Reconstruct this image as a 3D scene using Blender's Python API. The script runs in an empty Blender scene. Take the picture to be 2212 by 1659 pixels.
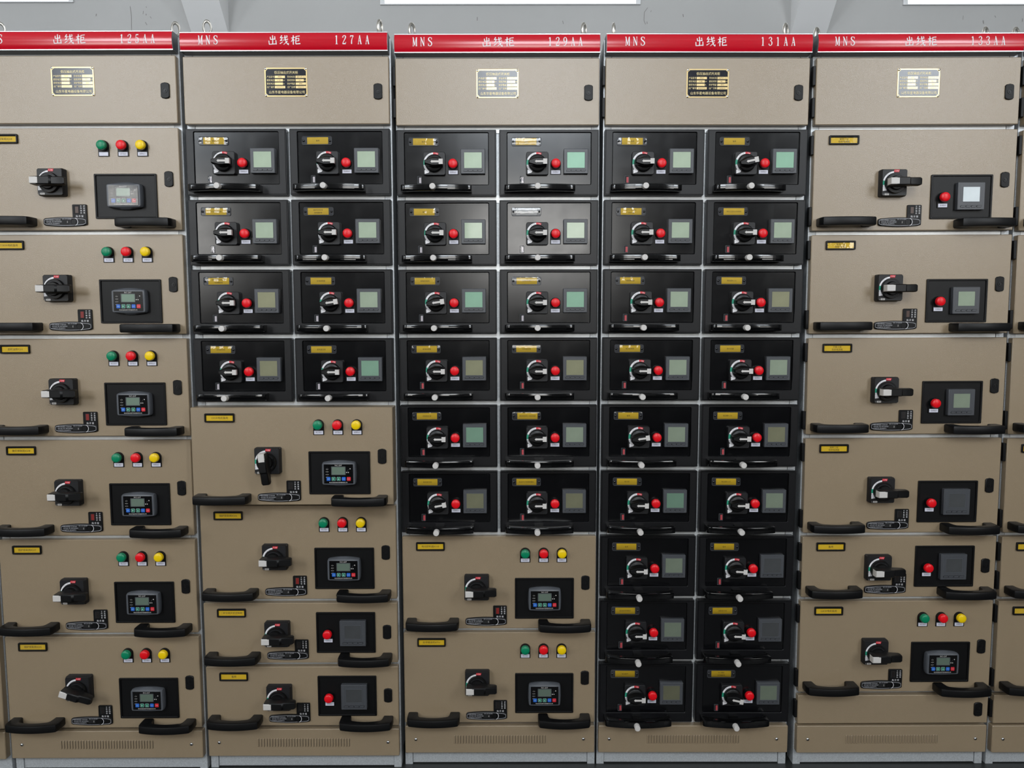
import bpy, bmesh, math, random
from mathutils import Matrix, Vector
from math import sin, cos, pi, radians

SC = bpy.context.scene
COL = SC.collection
random.seed(7)

# ------------------------------------------------------------------ camera
Z0 = 2.13                      # height of the top row boundary of the cabinets above the floor
PITCH, YAW, ROLL = 0.0875317, 0.00074375, 0.0013491
CAM = Vector((0.0370, -2.25523, Z0 - 0.7399))
def cam_matrix():
    Rz = Matrix(((cos(YAW), -sin(YAW), 0), (sin(YAW), cos(YAW), 0), (0, 0, 1)))
    Rx = Matrix(((1, 0, 0), (0, cos(PITCH), -sin(PITCH)), (0, sin(PITCH), cos(PITCH))))
    Rr = Matrix(((cos(ROLL), 0, -sin(ROLL)), (0, 1, 0), (sin(ROLL), 0, cos(ROLL))))
    R = Rr @ Rx @ Rz
    right, fwd, up = R[0], R[1], R[2]
    m = Matrix((right, up, -fwd)).transposed().to_4x4()
    m.translation = CAM
    return m
cd = bpy.data.cameras.new('camera')
cd.sensor_fit = 'HORIZONTAL'; cd.sensor_width = 36.0
cd.lens = 1661.0 / 2212.0 * 36.0
cd.clip_start = 0.05; cd.clip_end = 60
cam = bpy.data.objects.new('camera', cd); COL.objects.link(cam)
cam.matrix_world = cam_matrix()
SC.camera = cam

# ------------------------------------------------------------------ world, light levels, exposure
W = bpy.data.worlds.new('world'); SC.world = W; W.use_nodes = True
W.node_tree.nodes['Background'].inputs[0].default_value = (0.75, 0.83, 1.0, 1)
W.node_tree.nodes['Background'].inputs[1].default_value = 0.6
SC.view_settings.view_transform = 'Standard'
SC.view_settings.look = 'None'
SC.view_settings.gamma = 1.0
SC.view_settings.use_curve_mapping = False
SC.view_settings.exposure = -0.35
WIN_BACK = 4.0                 # daylight seen through the windows behind the cabinets
WIN_LOW = 14.0                 # lower panes of the windows across the room
WIN_MID = 3.0                  # their middle panes, with blue sky behind
WIN_HIGH = 24.0                # their upper panes
SC.cycles.max_bounces = 8
SC.cycles.diffuse_bounces = 4
SC.cycles.glossy_bounces = 4
SC.cycles.transparent_max_bounces = 12
SC.cycles.sample_clamp_indirect = 6.0
SC.cycles.caustics_reflective = False
SC.cycles.caustics_refractive = False

# ------------------------------------------------------------------ materials
def lin(c):
    return tuple(((v / 255.0) / 12.92 if v / 255.0 <= 0.04045 else ((v / 255.0 + 0.055) / 1.055) ** 2.4) for v in c)
def mat(name, rgb, rough=0.5, metal=0.0, spec=0.5, bump=None, coat=0.0, vary=0.0, vscale=30.0, emit=None, srgb=True, rvary=0.0):
    m = bpy.data.materials.new(name); m.use_nodes = True
    nt = m.node_tree; b = nt.nodes['Principled BSDF']
    c = lin(rgb) if srgb else rgb
    b.inputs['Base Color'].default_value = (*c, 1)
    b.inputs['Roughness'].default_value = rough
    b.inputs['Metallic'].default_value = metal
    b.inputs['Specular IOR Level'].default_value = spec
    if coat:
        b.inputs['Coat Weight'].default_value = coat
        b.inputs['Coat Roughness'].default_value = 0.05
    if emit:
        b.inputs['Emission Color'].default_value = (*emit[0], 1)
        b.inputs['Emission Strength'].default_value = emit[1]
    if bump or vary or rvary:
        tc = nt.nodes.new('ShaderNodeTexCoord')
    if bump:
        n = nt.nodes.new('ShaderNodeTexNoise'); n.inputs['Scale'].default_value = bump[0]
        n.inputs['Detail'].default_value = bump[3] if len(bump) > 3 else 1.5
        nt.links.new(tc.outputs['Object'], n.inputs['Vector'])
        bn = nt.nodes.new('ShaderNodeBump'); bn.inputs['Strength'].default_value = bump[1]
        bn.inputs['Distance'].default_value = bump[2]
        nt.links.new(n.outputs['Fac'], bn.inputs['Height'])
        nt.links.new(bn.outputs['Normal'], b.inputs['Normal'])
    if vary:
        n = nt.nodes.new('ShaderNodeTexNoise'); n.inputs['Scale'].default_value = vscale
        n.inputs['Detail'].default_value = 4.0
        nt.links.new(tc.outputs['Object'], n.inputs['Vector'])
        r = nt.nodes.new('ShaderNodeValToRGB')
        r.color_ramp.elements[0].position = 0.3; r.color_ramp.elements[1].position = 0.7
        r.color_ramp.elements[0].color = (*[v * (1 - vary) for v in c], 1)
        r.color_ramp.elements[1].color = (*[min(1, v * (1 + vary)) for v in c], 1)
        nt.links.new(n.outputs['Fac'], r.inputs[0])
        nt.links.new(r.outputs[0], b.inputs['Base Color'])
    if rvary:
        n = nt.nodes.new('ShaderNodeTexNoise'); n.inputs['Scale'].default_value = 14.0
        n.inputs['Detail'].default_value = 5.0
        nt.links.new(tc.outputs['Object'], n.inputs['Vector'])
        mr = nt.nodes.new('ShaderNodeMapRange')
        mr.inputs['From Min'].default_value = 0.35; mr.inputs['From Max'].default_value = 0.7
        mr.inputs['To Min'].default_value = rough; mr.inputs['To Max'].default_value = rough + rvary
        nt.links.new(n.outputs['Fac'], mr.inputs['Value'])
        nt.links.new(mr.outputs[0], b.inputs['Roughness'])
    return m
def acrylic(name, tint=(1, 1, 1), rough=0.02, bump=0.0):
    m = bpy.data.materials.new(name); m.use_nodes = True
    nt = m.node_tree; nt.nodes.clear()
    o = nt.nodes.new('ShaderNodeOutputMaterial'); t = nt.nodes.new('ShaderNodeBsdfTransparent')
    g = nt.nodes.new('ShaderNodeBsdfGlossy'); x = nt.nodes.new('ShaderNodeMixShader'); f = nt.nodes.new('ShaderNodeFresnel')
    t.inputs[0].default_value = (*tint, 1); g.inputs['Roughness'].default_value = rough
    f.inputs[0].default_value = 1.5
    nt.links.new(f.outputs[0], x.inputs[0]); nt.links.new(t.outputs[0], x.inputs[1]); nt.links.new(g.outputs[0], x.inputs[2])
    nt.links.new(x.outputs[0], o.inputs[0])
    if bump:
        tc = nt.nodes.new('ShaderNodeTexCoord'); n = nt.nodes.new('ShaderNodeTexNoise'); n.inputs['Scale'].default_value = 60
        bn = nt.nodes.new('ShaderNodeBump'); bn.inputs['Strength'].default_value = bump; bn.inputs['Distance'].default_value = 0.004
        nt.links.new(tc.outputs['Object'], n.inputs['Vector']); nt.links.new(n.outputs['Fac'], bn.inputs['Height'])
        nt.links.new(bn.outputs['Normal'], g.inputs['Normal'])
    return m

M = {}
M['beige'] = mat('beige_powder_coat', (140, 123, 99), 0.33, spec=0.9, bump=(560, 0.6, 0.00062, 2.0), vary=0.03, vscale=3.0)
M['bezel'] = mat('black_moulded_plastic', (9, 9, 12), 0.4, spec=0.38, bump=(500, 0.08, 0.0005))
M['gloss'] = mat('black_glossy_panel', (6, 6, 8), 0.16, spec=0.48, rvary=0.07)
M['black'] = mat('black_plastic', (9, 9, 10), 0.42, spec=0.26, bump=(600, 0.1, 0.0005))
M['shiny'] = mat('black_shiny_plastic', (7, 7, 8), 0.11)
M['knob'] = mat('black_knob_plastic', (7, 7, 8), 0.4, spec=0.35)
M['swplate'] = mat('charcoal_plastic', (24, 24, 26), 0.45, spec=0.4)
M['meter'] = mat('grey_plastic', (66, 68, 72), 0.4)
M['ctrl'] = mat('dark_grey_plastic', (76, 79, 84), 0.42)
M['frontfilm'] = mat('black_front_film', (8, 8, 9), 0.26, spec=0.22)
M['dark'] = mat('dark_gap', (9, 9, 10), 0.7)
M['galv'] = mat('galvanised_steel', (192, 196, 199), 0.42, metal=0.4, bump=(420, 0.3, 0.0008, 3.0), vary=0.14, vscale=260)
M['rail'] = mat('galvanised_rail', (226, 229, 230), 0.34, metal=0.25, bump=(150, 0.1, 0.0006), vary=0.05, vscale=60)
M['alu'] = mat('aluminium_edge', (205, 207, 208), 0.3, metal=0.6)
M['red'] = mat('red_banner', (186, 10, 32), 0.17, spec=0.5)
M['white'] = mat('white_print', (222, 220, 222), 0.45)
M['offwhite'] = mat('white_plastic', (196, 192, 188), 0.5)
M['tag'] = mat('pale_tag', (206, 206, 218), 0.5)
M['yellow'] = mat('yellow_card', (222, 180, 22), 0.55)
M['ink'] = mat('dark_ink', (52, 36, 6), 0.6)
M['inkblack'] = mat('black_ink', (40, 40, 52), 0.6)
M['redlens'] = mat('red_lens', (220, 12, 26), 0.34, spec=0.4)
M['greenlens'] = mat('green_lens', (0, 122, 84), 0.34, spec=0.4)
M['yellowlens'] = mat('yellow_lens', (232, 196, 6), 0.34, spec=0.4)
M['printred'] = mat('red_print', (200, 36, 48), 0.5)
M['printgreen'] = mat('green_print', (40, 150, 120), 0.5)
M['lcd'] = mat('lcd_green', (138, 150, 132), 0.5, metal=0.8, coat=0.4, vary=0.06, vscale=25)
M['lcd_olive'] = mat('lcd_olive', (128, 128, 104), 0.5, metal=0.8, coat=0.4, vary=0.08, vscale=25)
M['lcd_teal'] = mat('lcd_teal', (120, 152, 132), 0.5, metal=0.8, coat=0.4, vary=0.05, vscale=25)
M['lcd_dark'] = mat('lcd_dark', (84, 86, 88), 0.5, metal=0.7, coat=0.4, vary=0.08, vscale=25)
M['lcd_ctrl'] = mat('lcd_controller', (112, 130, 116), 0.5, metal=0.6, coat=0.2)
M['lcd_white'] = mat('lcd_film', (206, 214, 216), 0.4, vary=0.04, vscale=30)
M['brass'] = mat('brass_border', (206, 182, 130), 0.32, metal=0.7)
M['brassink'] = mat('brass_lettering', (208, 190, 138), 0.4, metal=0.3)
M['plate'] = mat('black_enamel', (20, 22, 32), 0.2, spec=0.5)
M['chrome'] = mat('chrome', (200, 200, 200), 0.2, metal=1.0)
M['zinc'] = mat('zinc_ring', (190, 186, 178), 0.28, metal=0.9)
M['kblue'] = mat('blue_key', (30, 96, 190), 0.4)
M['kgreen'] = mat('green_key', (20, 112, 78), 0.4)
M['kred'] = mat('red_key', (200, 36, 50), 0.4)
M['keyprint'] = mat('pale_print', (168, 168, 172), 0.5)
M['keyrim'] = mat('key_rim', (150, 176, 178), 0.4)
M['acrylic'] = acrylic('clear_acrylic', (0.93, 0.94, 0.95), 0.03, 0.12)
M['film'] = acrylic('protective_film', (0.97, 0.97, 0.97), 0.16, 0.05)
M['holder'] = mat('smoked_holder', (62, 62, 66), 0.25)
M['flagred'] = mat('red_flag', (190, 70, 76), 0.5)
M['flagwhite'] = mat('pale_flag', (196, 186, 190), 0.5)
M['winred'] = mat('red_indicator', (118, 22, 16), 0.5)
M['windark'] = mat('dark_indicator', (20, 15, 14), 0.4)
M['winbrown'] = mat('brown_indicator', (66, 44, 34), 0.4)
M['wall'] = mat('painted_wall', (180, 180, 179), 0.8, bump=(80, 0.1, 0.002), vary=0.04, vscale=1.5)
M['haunch'] = mat('brightened_haunch', (236, 236, 236), 0.8)  # paler than the wall: brightness put into the colour in place of light
M['darkband'] = mat('added_dark_band', (62, 70, 68), 0.6)  # unseen dark band added low on the front wall to darken the lower rows
M['ceil'] = mat('white_ceiling', (205, 205, 203), 0.85)
M['floor'] = mat('dark_floor', (36, 38, 37), 0.5, vary=0.12, vscale=3)
M['frame'] = mat('white_window_frame', (225, 226, 228), 0.4)
M['daylight'] = mat('daylight_pane', (10, 10, 10), 0.3, emit=((0.96, 0.985, 1.0), WIN_BACK))
M['daylow'] = mat('daylight_pane_lower', (10, 10, 10), 0.3, emit=((1.0, 0.985, 0.95), WIN_LOW))
M['daymid'] = mat('daylight_pane_middle', (10, 10, 10), 0.3, emit=((0.72, 0.86, 1.0), WIN_MID))
M['dayhigh'] = mat('daylight_pane_upper', (10, 10, 10), 0.3, emit=((0.88, 0.94, 1.0), WIN_HIGH))
M['scuff'] = mat('wall_scuff', (134, 131, 129), 0.9)

# ------------------------------------------------------------------ mesh builder (millimetres in, metres out)
_tc = {}
_tcurve = bpy.data.curves.new('t', 'FONT'); _tobj = bpy.data.objects.new('t', _tcurve); COL.objects.link(_tobj)
def text_geo(s, res=2):
    k = (s, res)
    if k not in _tc:
        _tcurve.body = s; _tcurve.resolution_u = res; _tcurve.offset = 0.0
        bpy.context.view_layer.update()
        ev = _tobj.evaluated_get(bpy.context.evaluated_depsgraph_get()); me = ev.to_mesh()
        vs = [(v.co.x, v.co.y) for v in me.vertices]; fs = [tuple(p.vertices) for p in me.polygons]
        ev.to_mesh_clear()
        x0 = min(v[0] for v in vs); x1 = max(v[0] for v in vs)
        _tc[k] = (vs, fs, x0, x1)
    return _tc[k]

def rrect(x0, x1, z0, z1, r, n=4):
    r = max(0.01, min(r, (x1 - x0) / 2 - 0.001, (z1 - z0) / 2 - 0.001)); p = []
    for cx, cz, a in ((x1 - r, z0 + r, -90), (x1 - r, z1 - r, 0), (x0 + r, z1 - r, 90), (x0 + r, z0 + r, 180)):
        for i in range(n + 1):
            t = radians(a + 90 * i / n); p.append((cx + r * cos(t), cz + r * sin(t)))
    return p
def circ(cx, cz, r, n=32):
    return [(cx + r * cos(2 * pi * i / n), cz + r * sin(2 * pi * i / n)) for i in range(n)]

class MB:
    def __init__(s, ox=0, oz=0, oy=0):
        s.v = []; s.f = []; s.m = []; s.mats = []; s.o = (ox, oy, oz)
    def mi(s, k):
        if k not in s.mats: s.mats.append(k)
        return s.mats.index(k)
    def add(s, vs, fs, k):
        b = len(s.v); i = s.mi(k)
        s.v += [(x - s.o[0], y - s.o[1], z - s.o[2]) for x, y, z in vs]
        for f in fs: s.f.append(tuple(b + j for j in f)); s.m.append(i)
    def loops(s, L, k, cap0=False, cap1=True, closed=True):
        n = len(L[0]); vs = [p for l in L for p in l]; fs = []
        for a in range(len(L) - 1):
            for j in range(n if closed else n - 1):
                j2 = (j + 1) % n
                fs.append((a * n + j, a * n + j2, (a + 1) * n + j2, (a + 1) * n + j))
        if cap0: fs.append(tuple(range(n))[::-1])
        if cap1: fs.append(tuple((len(L) - 1) * n + j for j in range(n)))
        s.add(vs, fs, k)
    def prism(s, outs, k, cap0=False, cap1=True):          # outs: [(outline2d, y)]
        s.loops([[(x, y, z) for x, z in o] for o, y in outs], k, cap0, cap1)
    def plate(s, x0, x1, z0, z1, r, yb, yf, ch, k, n=4, back=False):
        s.prism([(rrect(x0, x1, z0, z1, r, n), yb), (rrect(x0, x1, z0, z1, r, n), yf + ch),
                 (rrect(x0 + ch, x1 - ch, z0 + ch, z1 - ch, max(r - ch, 0.2), n), yf)], k, cap0=back)
    def ring(s, A, B, k, yb, yf, ch=0.8, yin=None, n=4):    # A, B = (x0,x1,z0,z1,r) outer and inner
        def g(o, d): return rrect(o[0] + d, o[1] - d, o[2] + d, o[3] - d, max(o[4] - d, 0.2), n)
        yin = yb if yin is None else yin
        s.prism([(g(A, 0), yb), (g(A, 0), yf + ch), (g(A, ch), yf), (g(B, -ch), yf), (g(B, 0), yf + ch), (g(B, 0), yin)], k, False, False)
    def flat(s, poly, y, k):
        s.add([(x, y, z) for x, z in poly], [tuple(range(len(poly)))], k)
    def quad(s, x0, x1, z0, z1, y, k):
        s.flat([(x0, z0), (x1, z0), (x1, z1), (x0, z1)], y, k)
    def box(s, x0, x1, y0, y1, z0, z1, k):
        vs = [(x, y, z) for z in (z0, z1) for y in (y0, y1) for x in (x0, x1)]
        s.add(vs, [(0, 2, 3, 1), (4, 5, 7, 6), (0, 1, 5, 4), (2, 6, 7, 3), (0, 4, 6, 2), (1, 3, 7, 5)], k)
    def lathe(s, cx, cz, prof, k, n=32, cap=True):
        s.loops([[(x, y, z) for x, z in circ(cx, cz, r, n)] for r, y in prof], k, False, cap)
    def arc(s, cx, cz, r0, r1, a0, a1, y, k, n=18):
        vs = []; fs = []
        for i in range(n + 1):
            t = radians(a0 + (a1 - a0) * i / n)
            vs += [(cx + r0 * cos(t), y, cz + r0 * sin(t)), (cx + r1 * cos(t), y, cz + r1 * sin(t))]
        for i in range(n): fs.append((2 * i, 2 * i + 1, 2 * i + 3, 2 * i + 2))
        s.add(vs, fs, k)
    def text(s, t, cx, cz, size, y, k, sx=1.0, align='C', rot=0.0, maxw=None, res=2):
        vs, fs, x0, x1 = text_geo(t, res)
        w = (x1 - x0) * size * sx
        if maxw and w > maxw: sx *= maxw / w; w = maxw
        ox = -(x0 + x1) / 2 if align == 'C' else (-x0 if align == 'L' else -x1)
        c, sn = cos(radians(rot)), sin(radians(rot)); out = []
        for a, b in vs:
            px, pz = (a + ox) * size * sx, (b - 0.36) * size
            out.append((cx + px * c - pz * sn, y, cz + px * sn + pz * c))
        s.add(out, fs, k)
    def line(s, pts, w, y, k):
        for (ax, az), (bx, bz) in zip(pts, pts[1:]):
            d = math.hypot(bx - ax, bz - az) or 1; nx, nz = -(bz - az) / d * w / 2, (bx - ax) / d * w / 2
            s.flat([(ax + nx, az + nz), (bx + nx, bz + nz), (bx - nx, bz - nz), (ax - nx, az - nz)], y, k)
    def sweep(s, outer, inner, z0, z1, r, k):               # bow-shaped bar: paired outer/inner plan points
        L = []
        for (ox, oy), (ix, iy) in zip(outer, inner):
            d = math.hypot(ox - ix, oy - iy); rr = min(r, d * 0.45); q = []
            for u, z in ((0, z0 + rr), (rr * .3, z0 + rr * .3), (rr, z0), (d - rr, z0), (d - rr * .3, z0 + rr * .3), (d, z0 + rr),
                         (d, z1 - rr), (d - rr * .3, z1 - rr * .3), (d - rr, z1), (rr, z1), (rr * .3, z1 - rr * .3), (0, z1 - rr)):
                t = u / d; q.append((ox + (ix - ox) * t, oy + (iy - oy) * t, z))
            L.append(q)
        s.loops(L, k, True, True)
    def mesh(s, name, smooth=40):
        me = bpy.data.meshes.new(name)
        me.from_pydata([(x / 1000, y / 1000, z / 1000) for x, y, z in s.v], [], s.f)
        for k in s.mats: me.materials.append(M[k])
        me.polygons.foreach_set('material_index', s.m)
        bm = bmesh.new(); bm.from_mesh(me)
        bmesh.ops.recalc_face_normals(bm, faces=bm.faces[:]); bm.to_mesh(me); bm.free()
        if smooth:
            me.polygons.foreach_set('use_smooth', [True] * len(me.polygons))
            me.set_sharp_from_angle(angle=radians(smooth))
        me.update()
        return me

# a node of a thing's tree: (name, mesh, (x, y, z) mm, roll degrees about y, children, label)
def node(name, mb, pos=(0, 0, 0), rot=0.0, kids=(), label=None):
    me = mb.mesh(name) if isinstance(mb, MB) else mb
    return (name, me, tuple(v / 1000 for v in pos), rot, list(kids), label)
def grow(nd, parent):
    name, me, pos, rot, kids, label = nd
    o = bpy.data.objects.new(name, me); COL.objects.link(o)
    o.parent = parent; o.location = pos
    if rot: o.rotation_euler = (0, -radians(rot), 0)
    if label: o['label'] = label
    for k in kids: grow(k, o)
    return o
def empty(name, loc, tilt=0.0):
    o = bpy.data.objects.new(name, None); COL.objects.link(o)
    o.empty_display_size = 0.05; o.location = loc; o.rotation_euler = (0, tilt, 0)
    return o
def tag(o, label, cat, group=None):
    o['label'] = label; o['category'] = cat
    if group: o['group'] = group
def struct(name, mb, smooth=0):
    o = bpy.data.objects.new(name, mb.mesh(name, smooth)); COL.objects.link(o); o['kind'] = 'structure'
    return o

# ------------------------------------------------------------------ the room
ROOM_L, ROOM_R, ROOM_F, ROOM_B, ROOM_H = -8000, 8000, -4700, 2200, 4600
b = MB(); b.box(ROOM_L, ROOM_R, ROOM_F, ROOM_B, -100, 0, 'floor'); struct('floor', b)
b = MB(); b.box(ROOM_L, ROOM_R, ROOM_F, ROOM_B, ROOM_H, ROOM_H + 100, 'ceil'); struct('ceiling', b)
b = MB(); b.box(ROOM_L - 100, ROOM_L, ROOM_F, ROOM_B, 0, ROOM_H, 'wall'); struct('wall_left', b)
b = MB(); b.box(ROOM_R, ROOM_R + 100, ROOM_F, ROOM_B, 0, ROOM_H, 'wall'); struct('wall_right', b)
b = MB(); b.box(ROOM_L, ROOM_R, ROOM_F - 100, ROOM_F, 1200, ROOM_H, 'wall'); b.box(ROOM_L, ROOM_R, ROOM_F - 100, ROOM_F, 0, 1200, 'darkband'); struct('wall_front', b)
b = MB(); b.box(ROOM_L, ROOM_R, ROOM_B, ROOM_B + 100, 0, ROOM_H, 'wall'); wall_back = struct('wall_back', b)
# haunched columns on the back wall
nt = 1
for x0, x1 in ((-1742, -1538), (1600, 1797), (-5150, -4950), (5000, 5200)):
    b = MB()
    prof = [(0, 2700), (0, 2950), (-1450, 4400), (-1450, 4600), (0, 4600)]
    b.loops([[(x, ROOM_B + y, z) for y, z in prof] for x in (x0, x1)], 'haunch', True, True)
    o = struct('trim_%d' % nt, b); nt += 1
# windows in the back wall
def window(n, x0, x1, z0, z1, y, side, mullions, panes, transoms=()):
    fw, d = 26, (12 if side > 0 else 30)
    b = MB()
    ya, yb = (y - d, y) if side > 0 else (y, y + d)
    for a in (x0, x1 - fw): b.box(a, a + fw, ya, yb, z0, z1, 'frame')
    b.box(x0 + fw, x1 - fw, ya, yb, z0, z0 + 5, 'frame'); b.box(x0 + fw, x1 - fw, ya, yb, z1 - fw, z1, 'frame')
    for mx in mullions: b.box(mx - 16, mx + 16, ya, yb, z0 + fw, z1 - fw, 'frame')
    for tz in transoms: b.box(x0 + fw, x1 - fw, ya, yb, tz - 25, tz + 25, 'frame')
    o = struct('window_%d' % n, b)
    yp = y - 8 * side
    cuts = [z0 + 4] + list(transoms) + [z1 - fw * 0.2]
    for (za, zb), k in zip(zip(cuts, cuts[1:]), panes):
        q = MB(); q.quad(x0 + 8, x1 - 8, za, zb, yp, k)
        c = bpy.data.objects.new('pane', q.mesh('pane', 0)); COL.objects.link(c); c.parent = o
zs = Z0 * 1000 + 985
window(1, -3850, -2396, zs + 19, 4350, ROOM_B, 1, (-3120,), ('daylight',))
window(2, -690, 758, zs + 4, 4350, ROOM_B, 1, (36,), ('daylight',))
window(3, 2220, 3670, zs, 4350, ROOM_B, 1, (2950,), ('daylight',))
# windows across the room, behind the camera
for i, cx in enumerate((-6550, -3150, 250, 3650)):
    window(4 + i, cx - 620, cx + 620, 1720, 4420, ROOM_F, -1, (cx,), ('daylow', 'daymid', 'dayhigh'), (2610, 3120))
# scuffs and a crack on the back wall
def scuff(pts, w):
    b = MB(); b.line(pts, w, ROOM_B - 1.2, 'scuff')
    c = bpy.data.objects.new('scuff_mark', b.mesh('scuff_mark', 0)); COL.objects.link(c); c.parent = wall_back
zz = Z0 * 1000
scuff([(-2085, zz + 985), (-2080, zz + 930), (-2083, zz + 850), (-2081, zz + 800)], 2.5)
for x, z in ((-2010, 960), (-1998, 945), (-1990, 985), (-1975, 930), (-2005, 900), (-1660, 925), (-2270, 945), (330, 905), (820, 960), (795, 900), (-150, 925), (1000, 940), (2560, 930), (2740, 930), (2680, 905), (2890, 915)):
    x += random.uniform(-6, 6); scuff([(x, zz + z), (x + random.uniform(-5, 9), zz + z - random.uniform(8, 22))], random.uniform(2, 4.5))
scuff([(800, zz + 975), (781, zz + 950), (780, zz + 905), (790, zz + 885)], 2.5)
# ------------------------------------------------------------------ stroke lettering for the red signs
def St(*pts): return list(pts)
GL = {
 'M': (0.52, [St((.08, .02, .035), (.08, .98, .035)), St((.45, .0, .075), (.45, .98, .075)), St((.07, 1, .07), (.25, .08, .06)), St((.43, .98, .03), (.25, .08, .03)),
      St((.01, .015, .03), (.15, .015, .03)), St((.37, .015, .03), (.53, .015, .03)), St((.0, .985, .03), (.1, .985, .03)), St((.43, .985, .03), (.53, .985, .03))]),
 'N': (0.5, [St((.09, .02, .035), (.09, .98, .035)), St((.43, .02, .035), (.43, .98, .035)), St((.07, 1, .075), (.43, .02, .075)),
      St((.02, .015, .03), (.16, .015, .03)), St((.36, .985, .03), (.5, .985, .03)), St((.0, .985, .03), (.09, .985, .03))]),
 'S': (0.46, [St((.42, .74, .03), (.4, .88, .035), (.33, .96, .045), (.23, .985, .05), (.12, .95, .055), (.06, .85, .07), (.06, .74, .08), (.12, .63, .085), (.23, .54, .085), (.35, .44, .085), (.42, .33, .08), (.43, .2, .07), (.36, .08, .055), (.25, .02, .045), (.13, .04, .04), (.05, .13, .035), (.03, .28, .03)),
      St((.42, .97, .03), (.42, .72, .03)), St((.03, .03, .03), (.03, .29, .03))]),
 '1': (0.42, [St((.22, .02, .075), (.22, .97, .075)), St((.08, .83, .03), (.22, .97, .06)), St((.09, .015, .03), (.35, .015, .03))]),
 '2': (0.44, [St((.06, .72, .07), (.08, .86, .05), (.15, .95, .045), (.24, .975, .045), (.34, .93, .06), (.38, .82, .075), (.36, .68, .07), (.28, .5, .055), (.17, .32, .045), (.06, .1, .04), (.04, .04, .05)),
      St((.04, .05, .08), (.38, .05, .08)), St((.38, .05, .03), (.4, .24, .03))]),
 '3': (0.44, [St((.06, .78, .06), (.1, .91, .045), (.2, .975, .045), (.3, .94, .06), (.35, .82, .075), (.33, .68, .065), (.26, .58, .045), (.17, .545, .035)), St((.17, .545, .035), (.28, .51, .045), (.36, .42, .065), (.39, .28, .075), (.36, .12, .06), (.26, .03, .045), (.15, .03, .045), (.06, .11, .05), (.05, .22, .07))]),
 '5': (0.44, [St((.1, .5, .03), (.1, .96, .04)), St((.1, .94, .07), (.37, .94, .07)), St((.1, .5, .03), (.18, .58, .035), (.27, .59, .05), (.35, .5, .07), (.38, .33, .078), (.35, .14, .06), (.26, .04, .045), (.15, .03, .045), (.06, .11, .05), (.05, .22, .07))]),
 '7': (0.44, [St((.05, .93, .08), (.4, .93, .08)), St((.05, .95, .03), (.05, .76, .03)), St((.4, .92, .04), (.28, .66, .045), (.21, .4, .065), (.19, .02, .08))]),
 '9': (0.44, [St((.36, .6, .03), (.28, .47, .04), (.19, .43, .05), (.1, .5, .065), (.06, .68, .078), (.09, .86, .065), (.17, .96, .045), (.25, .97, .045), (.34, .88, .06), (.39, .68, .075), (.38, .45, .075), (.33, .23, .06), (.23, .07, .045), (.12, .03, .045), (.08, .1, .07))]),
 'A': (0.5, [St((.24, .97, .03), (.09, .02, .032)), St((.24, .99, .06), (.4, .02, .08)), St((.15, .33, .035), (.34, .33, .035)), St((.02, .015, .03), (.17, .015, .03)), St((.32, .015, .03), (.49, .015, .03))]),
 '出': (1.0, [St((.5, .96, .05), (.53, .5, .055), (.51, .06, .055)), St((.28, .8, .05), (.3, .54, .05)), St((.29, .53, .04), (.74, .58, .045)), St((.72, .86, .05), (.76, .52, .05)),
      St((.14, .42, .05), (.17, .06, .05)), St((.16, .07, .04), (.86, .12, .045)), St((.84, .46, .05), (.87, .06, .055))]),
 '线': (1.0, [St((.26, .95, .06), (.18, .8, .045), (.1, .68, .035)), St((.1, .68, .04), (.28, .74, .05)), St((.36, .76, .05), (.24, .56, .045), (.1, .4, .03)), St((.1, .41, .04), (.34, .47, .05)), St((.06, .13, .05), (.2, .2, .04), (.38, .32, .025)),
      St((.44, .68, .04), (.66, .74, .045), (.84, .77, .05)), St((.4, .46, .04), (.64, .52, .045), (.9, .56, .05)), St((.57, .95, .055), (.6, .66, .055), (.68, .36, .05), (.8, .14, .05), (.92, .04, .06), (.94, .2, .025)), St((.84, .4, .05), (.66, .22, .04), (.44, .05, .025)), St((.72, .93, .05), (.83, .85, .05))]),
 '柜': (1.0, [St((.05, .66, .04), (.24, .72, .045), (.42, .74, .05)), St((.25, .96, .05), (.25, .04, .055)), St((.24, .66, .05), (.16, .46, .04), (.04, .3, .025)), St((.27, .55, .04), (.37, .42, .05)),
      St((.5, .84, .04), (.9, .89, .05)), St((.53, .85, .05), (.5, .1, .055)), St((.56, .62, .04), (.82, .66, .045), (.82, .4, .04), (.56, .37, .035)), St((.5, .1, .045), (.96, .14, .055))]),
}
def sign_text(mb, s, x, zc, h, pitch, k, yfun):
    for ch in s:
        w, strokes = GL[ch]
        for st in strokes:
            pts = []
            for i in range(len(st) - 1):
                a, c = st[i], st[i + 1]
                for j in range(3): t = j / 3.0; pts.append(tuple(a[q] + (c[q] - a[q]) * t for q in range(3)))
            pts.append(st[-1])
            vs = []; n = len(pts)
            for i, (px, pz, pw) in enumerate(pts):
                a = pts[max(0, i - 1)]; c = pts[min(n - 1, i + 1)]
                dx, dz = c[0] - a[0], c[1] - a[1]; d = math.hypot(dx, dz) or 1
                bold = 1.75 if w > .9 else 1.55; nx, nz = -dz / d * pw * bold / 2, dx / d * pw * bold / 2
                for sg in (1, -1):
                    X = x + (px + sg * nx) * h; Zt = zc + (pz + sg * nz - .5) * h
                    vs.append((X, yfun(Zt) - 0.5, Zt))
            mb.add(vs, [(2 * i, 2 * i + 1, 2 * i + 3, 2 * i + 2) for i in range(n - 1)], k)
        x += pitch

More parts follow.
